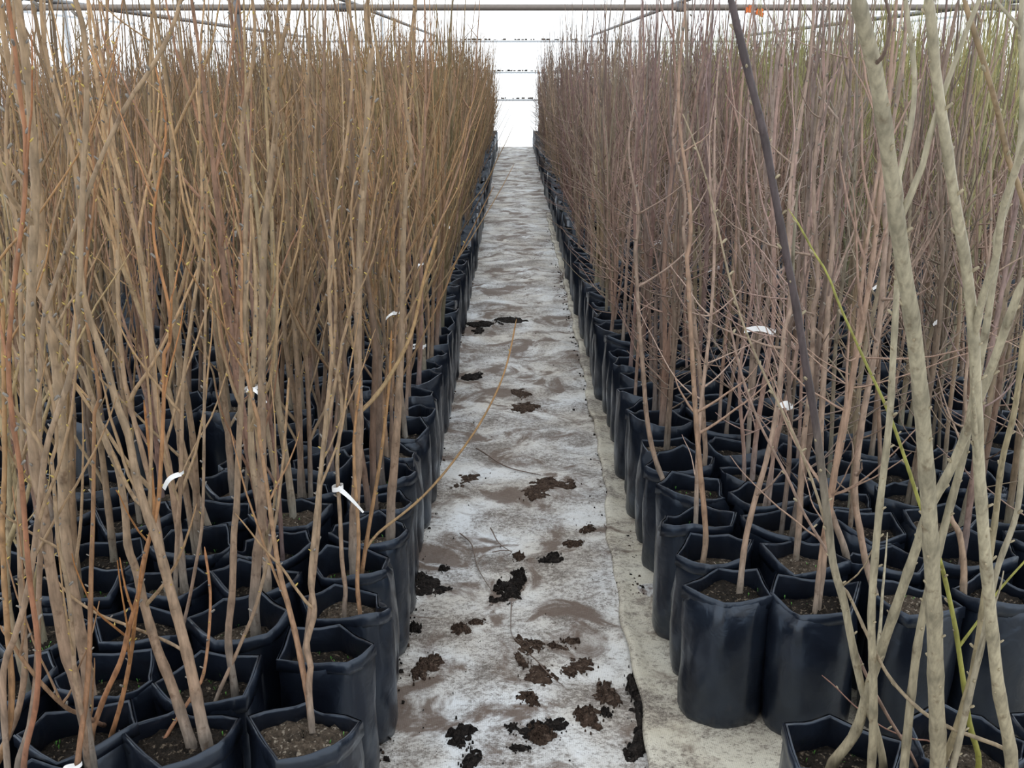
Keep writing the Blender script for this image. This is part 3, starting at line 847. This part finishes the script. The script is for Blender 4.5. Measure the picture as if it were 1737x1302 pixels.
# hand-traced stems go to the bag they stand in
LINES = []
for ti, tr in enumerate(TRACE):
    L, rad = trace_line(tr)
    side = {'gold': 'L', 'red': 'R', 'pale': 'P'}[tr[0]]
    best = min((i for i in INDIV if SLOT[i]['side'] == side), key=lambda i: math.hypot(SLOT[i]['x'] - L[0, 0], SLOT[i]['y'] - L[0, 1]) + .05 * len(SLOT[i]['hero']) + 9 * (len(SLOT[i]['hero']) > 3))
    s = SLOT[best]
    off = L[0, :2] - np.array([s['x'], s['y']]); q = np.linalg.norm(off)
    if q > .075:                                            # pull the foot inside the bag, fading upwards
        mv = off * (.075 / q) - off
        w = np.clip(1 - (L[:, 2] - .29) / .35, 0, 1) ** 2
        L[:, :2] += w[:, None] * mv
    s['hero'].append(ti); LINES.append((L, rad))
print('traced stems', len(TRACE), 'bags in view', len(SLOT), 'single', len(INDIV))

ORD = ['row edging the path', 'second row from the path', 'third row from the path', 'fourth row from the path', 'fifth row from the path', 'sixth row from the path',
       'seventh row from the path', 'eighth row from the path', 'ninth row from the path', 'tenth row from the path', 'eleventh row from the path', 'twelfth row from the path']
ORD += ['outer row of the bed'] * 30
GROUP = {'L': 'golden-brown saplings in black bags', 'R': 'reddish-brown saplings in black bags', 'P': 'pale-stemmed saplings in black bags'}
COLOUR = {'gold': 'golden-brown', 'red': 'reddish-brown', 'pale': 'pale grey', 'olive': 'olive-green', 'mauve': 'mauve-brown'}
NUM = {1: 'single-stemmed', 2: 'twin-stemmed', 3: 'three-stemmed', 4: 'four-stemmed', 5: 'many-stemmed', 6: 'many-stemmed', 7: 'many-stemmed', 8: 'many-stemmed', 0: 'bare'}
STEMPTS = []                                                 # for hanging the label strips


def put_stem(root, name, L, rad, k, tint):
    mb = MB(); v, f = tube(L, rad, k); mb.add(v, f, tint)
    return obj(name, mb.mesh(name, [BARK]), root)


def put_buds(parent, lines, g, step=.10, size=.0030, name='buds', mat=None, tint=(1, 1, 1)):
    mb = MB()
    for L, rad in lines:
        s = np.r_[0, np.cumsum(np.linalg.norm(np.diff(L, axis=0), axis=1))]
        for q in np.arange(s[-1] * .25, s[-1] * .98, step):
            p = np.array([np.interp(q, s, L[:, c]) for c in range(3)]); r = float(np.interp(q, s, rad))
            a = g.uniform(0, 6.28); d = np.array([math.cos(a), math.sin(a), .9]); d /= np.linalg.norm(d)
            sz = size * g.uniform(.7, 1.3); b = p + np.array([math.cos(a), math.sin(a), 0]) * r * .7
            v, f = tube(np.array([b, b + d * sz * .9, b + d * sz * 2.0, b + d * sz * 2.2]), [sz * .35, sz * .5, sz * (.2 if name == 'buds' else .38), sz * .03], 4); mb.add(v, f, tint)
    if mb.n:
        o = obj(name, mb.mesh(name, [mat or BUDM]), parent); o['kind'] = 'stuff'


PALE = {28: 'pale grey sapling with the thickest smooth trunk, bagged just before the gap',
        34: 'pale sapling with trunk curved at the foot and one blackish stem',
        29: 'pale sapling with smooth forked trunk and a low branch sweeping sideways',
        33: 'pale sapling with a yellow-green whip and a thin purple stem',
        None: 'slender single pale stem in the pale block, bag farthest from the path'}
for rank, i in enumerate(INDIV):
    s = SLOT[i]; g = np.random.default_rng(5000 + i)
    root = bpy.data.objects.new('potted_sapling', None); COL.objects.link(root)
    root.location = (s['x'], s['y'], 0)
    near = s['d'] < 3.0
    bi = int(g.integers(0, len(BAGS))); bag, cuff, soils, seed, sl = BAGS[bi]
    rz = math.pi * int(g.integers(0, 2)) + g.normal(0, .1); sc = g.uniform(.96, 1.02); mir = -1 if g.random() < .5 else 1
    bo = obj('grow_bag', bag, root); bo.rotation_euler.z = rz; bo.scale = (sc * mir, sc * .90, sc)
    if near or g.random() < .3: obj('folded_rim', cuff, bo)
    light = bool(g.random() < .3)
    so = obj('soil', soils[1 if light else 0], root); so.rotation_euler.z = rz; so.scale = (sc * mir, sc * .90, sc)
    if near and g.random() < .75:
        sd = obj('seedlings', seed, so); sd['kind'] = 'stuff'
    stems = []
    loc = np.array([s['x'], s['y'], 0])
    if s['hero']:
        for ti in s['hero']:
            L, rad = LINES[ti]; tr = TRACE[ti]
            n = len(L); t = np.linspace(0, 1, n)
            mul = tr[6] if len(tr) > 6 else (1, 1, 1)
            if mul == 'dark':
                tc = tints('pale', t, g, np.ones(3)); dk = np.array([.055, .04, .045])
                tc = tc + (dk - tc) * np.clip((t - .3) / .25, 0, .97)[:, None]
            else:
                tc = tints(tr[0], t, g, np.array(mul) * (1 + g.normal(0, .05)))
            nd = (np.arange(n) + ti) % 4 == 0; rad = rad * (1 + .12 * nd); rad[0] *= 1.2; tc = tc * np.where(nd, .72, 1)[:, None]
            so_ = put_stem(root, 'stem', L - loc, rad, 9, np.repeat(tc, 9, 0))
            STEMPTS.append((L, rad)); bl = [(L - loc, rad)]
            for pi, px, d0, d1, w0, w1, mu in SIDE:
                if pi != ti: continue
                q = np.linspace(0, 1, len(px)); P = np.array([at_y(x, y, d0 + (d1 - d0) * z) for (x, y), z in zip(px, q)])
                P[0] = L[np.argmin(np.linalg.norm(L - P[0], axis=1))]
                B = spline(P, 26); r_ = (w0 + (w1 - w0) * np.linspace(0, 1, 26)) * .5 * np.array([depth_of(p) for p in B]) / F
                r_[-1] *= .4
                put_stem(so_, 'branch', B - loc, r_ * (1 + .14 * (np.arange(26) % 3 == 0)), 7, np.repeat(tints(tr[0], np.linspace(.4, 1, 26), g, np.array(mu)), 7, 0))
                bl.append((B - loc, r_))
            # short spurs and side twigs on the traced stem
            if tr[3] > 8:
                for _ in range(int(g.integers(2, 6)) if tr[0] != 'pale' else 1):
                    j = int(g.integers(n // 4, n - 3))
                    if tr[0] == 'red': b = branch_line(L[j] - loc, g.uniform(0, 6.28), g.uniform(.9, 1.5), g.uniform(.12, .3), 10, g, .5)
                    else: b = branch_line(L[j] - loc, g.uniform(0, 6.28), g.uniform(.3, .8), g.uniform(.12, .45), 12, g, .6)
                    r_ = stem_rad(min(.004, rad[j] * .6), len(b), .0009, .7)
                    put_stem(so_, 'branch', b, r_, 5, np.repeat(tints(tr[0], np.linspace(.6, 1, len(b)), g, np.array(mul) if mul != 'dark' else np.ones(3) * .6), 5, 0))
                    bl.append((b, r_))
            if tr[0] == 'gold' and s['d'] < 3.2: put_buds(so_, bl, g)
            put_buds(so_, bl[:1], g, .055, .0042, 'spurs', BARK, np.array(TINT[tr[0]][0]) * .95)
        ns = len(s['hero']); lean = 0; tall = 1.7
        if tr[0] == 'red':                                    # the tops of these stems lie out of sight among their neighbours
            pass
    else:
        lod = 0 if s['d'] < 3.4 else 1
        if s['side'] == 'P' : stems = grow('pale', g, 0)[:1]
        else: stems = grow(s['style'], g, lod)
        for st in stems:
            so_ = put_stem(root, 'stem', st['line'], st['rad'], st['k'], st['tint']); STEMPTS.append((st['line'] + loc, st['rad']))
            if s['d'] < 3.4:
                for b in st['br']: put_stem(so_, 'branch', *b)
                put_buds(so_, [(st['line'], st['rad'])], g, .06, .0036, 'spurs', BARK, np.array(TINT[s['style']][0]) * .75)
                if s['style'] == 'gold' and s['d'] < 3.2: put_buds(so_, [(st['line'], st['rad'])] + [(b[0], b[1]) for b in st['br']], g)
            elif st['br']:
                mb = MB()
                for b in st['br']:
                    v, f = tube(b[0], b[1], b[2]); mb.add(v, f, b[3])
                o = obj('twigs', mb.mesh('twigs', [BARK]), so_); o['kind'] = 'stuff'
        ns = len(stems); lean = max((q['lean'] for q in stems), default=0); tall = max(q['H'] for q in stems)
    words = ['tall' if tall > 1.6 else 'short' if tall < 1.35 else 'medium-tall', 'leaning' if lean > .09 else 'upright', NUM[ns], COLOUR[s['style']], 'sapling, black bag of', 'pale gritty' if light else 'dark', 'soil,']
    if s['side'] == 'P': words.append('apart before the gap')
    else: words.append(ORD[s['col']])
    lab = ' '.join(words)
    if s['side'] == 'P':
        for key, text in PALE.items():
            if key in s['hero'] or (key is None and not s['hero']): lab = text; break
    tag(root, lab, 'potted sapling', GROUP[s['side']] )
    s['root'] = root

# ------------------------------------------------------------------ the rest of both beds
TPL = {st: [] for st in TINT}
for st in TINT:
    for q in range(18):
        g = np.random.default_rng(900 + q + 50 * len(st)); mb = MB()
        for sm in grow(st, g, 2):
            v, f = tube(sm['line'], sm['rad'], sm['k']); mb.add(v, f, sm['tint'])
            for b in sm['br']:
                v, f = tube(b[0], b[1], b[2]); mb.add(v, f, b[3])
        TPL[st].append(mb.arrays())
BTPL = []
for q in range(8):
    rows, rim, th, sl = bag_shape(300 + q, 2, 1)
    mb = MB(); v, f = rings(rows); mb.add(v, f)
    a = rows[-1]; c = a * np.array([.05, .05, 1]) + np.array([0, 0, .012])
    v, f = rings(np.stack([a, c])); mb.add(v, f, mat=1)
    BTPL.append(mb.arrays())
rest = set(range(len(SLOT))) - set(INDIV)
for side, nm, lab in (('L', 'sapling_rows', 'further rows of golden-brown bare saplings in black bags'), ('R', 'sapling_rows', 'further rows of reddish and olive bare saplings in black bags')):
    mb = MB()
    for i in sorted(rest):
        s = SLOT[i]
        if s['side'] != side: continue
        g = np.random.default_rng(8000 + i)
        a = g.uniform(0, 6.28); ca, sa = math.cos(a), math.sin(a); M = np.array([[ca, -sa, 0], [sa, ca, 0], [0, 0, 1]])
        off = np.array([s['x'], s['y'], 0])
        v, f, t, m_ = BTPL[int(g.integers(0, 8))]
        mb.v.append(v @ M.T * np.array([1, .9, 1]) * g.uniform(.96, 1.02) + off); mb.f.append(f + mb.n); mb.t.append(t); mb.m.append(m_); mb.n += len(v)
        T = TPL[s['style']]; v, f, t, m_ = T[int(g.integers(0, len(T)))]
        sc = np.array([1, 1, g.uniform(.88, 1.08)])
        mb.v.append(v @ M.T * sc + off); mb.f.append(f + mb.n); mb.t.append(np.clip(t * (1 + g.normal(0, .1)), 0, 1)); mb.m.append(np.full(len(f), 2)); mb.n += len(v)
    tag(obj(nm, mb.mesh(nm, [BAG, SOIL_D, BARK])), lab, 'saplings', kind='stuff')
    print(nm, side, 'faces', sum(len(x) for x in mb.f))

# ------------------------------------------------------------------ white label strips hanging on stems
TAGS = [
    # start pixel (on the stem), end pixel, width px, loop, label
    ((583, 828), (626, 872), 9, True, 'white curved label strip looped round a thick trunk beside the path'),
    ((311, 806), (282, 833), 9, False, 'white label strip slanting down over a bag in the third row'),
    ((430, 660), (455, 686), 7, True, 'white looped label with bent tail among golden stems'),
    ((316, 664), (305, 682), 8, False, 'short white label tucked low behind golden-brown stems'),
    ((720, 592), (692, 599), 9, False, 'white printed label strip beside the row edging the path'),
    ((669, 523), (645, 545), 5, True, 'slim white label strip with loop in the golden-brown bed'),
    ((741, 378), (766, 383), 5, False, 'small white label far along the row edging the path'),
    ((708, 446), (700, 456), 4, False, 'tiny white label halfway along the golden-brown bed'),
    ((634, 357), (632, 368), 4, False, 'tiny upright white label deep in the golden-brown bed'),
    ((557, 430), (560, 442), 4, False, 'narrow white label deep between golden-brown stems'),
    ((408, 393), (404, 404), 5, False, 'small white label far out in the golden-brown bed'),
    ((505, 452), (512, 466), 5, False, 'white flag-like label between slender golden stems'),
    ((1314, 568), (1266, 566), 10, False, 'long horizontal white label strip among reddish stems'),
    ((1347, 700), (1329, 699), 13, False, 'short square white label low among reddish trunks'),
    ((1145, 415), (1105, 411), 8, False, 'white label strip sticking out from reddish stems far along'),
    ((1243, 298), (1241, 305), 4, False, 'tiny white label deep in the reddish bed'),
    ((1493, 492), (1478, 495), 6, False, 'small white label behind the thick pale stem'),
    ((1592, 548), (1586, 553), 5, False, 'tiny white label low behind pale stems'),
    ((1450, 352), (1446, 365), 6, False, 'small white label in the middle of the reddish bed'),
    ((1226, 454), (1203, 464), 6, True, 'white looped label in the reddish bed'),
    ((130, 1290), (108, 1306), 16, False, 'broad white label end in the nearest golden-brown bags'),
]
ALLP = np.concatenate([np.c_[L, r] for L, r in STEMPTS])
dd = ALLP[:, 1] * CP + (CAMH - ALLP[:, 2]) * SP
UU = CX + F * ALLP[:, 0] / dd; VV = CY - F * (ALLP[:, 1] * SP + (ALLP[:, 2] - CAMH) * CP) / dd
for (sx, sy_), (ex_, ey), wpx, loop, lab in TAGS:
    okp = (ALLP[:, 2] > .38) & (ALLP[:, 2] < 1.0)
    cost = np.hypot(UU - sx, VV - sy_) + np.where(okp, 0, 1e6) + 3 * ALLP[:, 1]
    q = int(np.argmin(cost)); p = ALLP[q, :3].copy(); rr = ALLP[q, 3]; d = dd[q]
    p[1] -= rr + .002
    A = p; B = at_y(ex_ + (UU[q] - sx), ey + (VV[q] - sy_), p[1] - .015)
    n = 10; t = np.linspace(0, 1, n)[:, None]
    mid = A + (B - A) * t; mid[:, 2] += .012 * np.sin(np.pi * t[:, 0]); mid[:, 1] -= .012 * np.sin(np.pi * t[:, 0])
    tg = (B - A) / (np.linalg.norm(B - A) + 1e-9)
    view = np.array([0, CP, -SP]); wd = np.cross(tg, view); wd /= np.linalg.norm(wd) + 1e-9
    hw = wpx * .5 * d / F * np.linspace(1, .8 if not loop else .35, n)[:, None]
    th = np.array([0, -.0006, 0])
    root = bpy.data.objects.new('plant_label', None); COL.objects.link(root); root.location = A
    m_ = MB()
    sec = np.stack([mid - wd * hw - th, mid + wd * hw - th, mid + wd * hw + th, mid - wd * hw + th], 1) - A
    v, f = rings(sec); m_.add(v, f); m_.add(sec[0], [(0, 1, 2, 3)]); m_.add(sec[-1], [(3, 2, 1, 0)])
    obj('strip', m_.mesh('strip', [LABEL], False), root)
    m_ = MB()                                             # the loop holding it to the stem
    k = 18; a = np.arange(k) * 2 * np.pi / k; r1 = rr + .0025 + (.006 if loop else 0); h = max(.004, float(hw[0, 0]) * (.9 if loop else .5))
    cen = np.array([0, rr + .002 - (.006 if loop else 0) * 0, 0])
    v, f = rings(np.stack([np.stack([cen[0] + r1 * np.cos(a), cen[1] + r1 * np.sin(a) - (r1 - rr - .002), np.full(k, z) + .003 * np.cos(a)], -1) for z in (-h, h)])); m_.add(v, f)
    obj('loop', m_.mesh('loop', [LABEL], False), root)
    if 'printed' in lab:
        m_ = MB()
        for jj in range(5):
            c_ = mid[4 + jj] - A + np.array([0, -.0016, 0]); u_ = tg * .0028
            m_.add(np.array([c_ - u_ - wd * hw[4] * .45, c_ + u_ - wd * hw[4] * .45, c_ + u_ + wd * hw[4] * .35, c_ - u_ + wd * hw[4] * .35]), [(0, 1, 2, 3)])
        obj('print_marks', m_.mesh('print_marks', [INK], False), root)
    tag(root, lab, 'plant label', 'white plant labels')
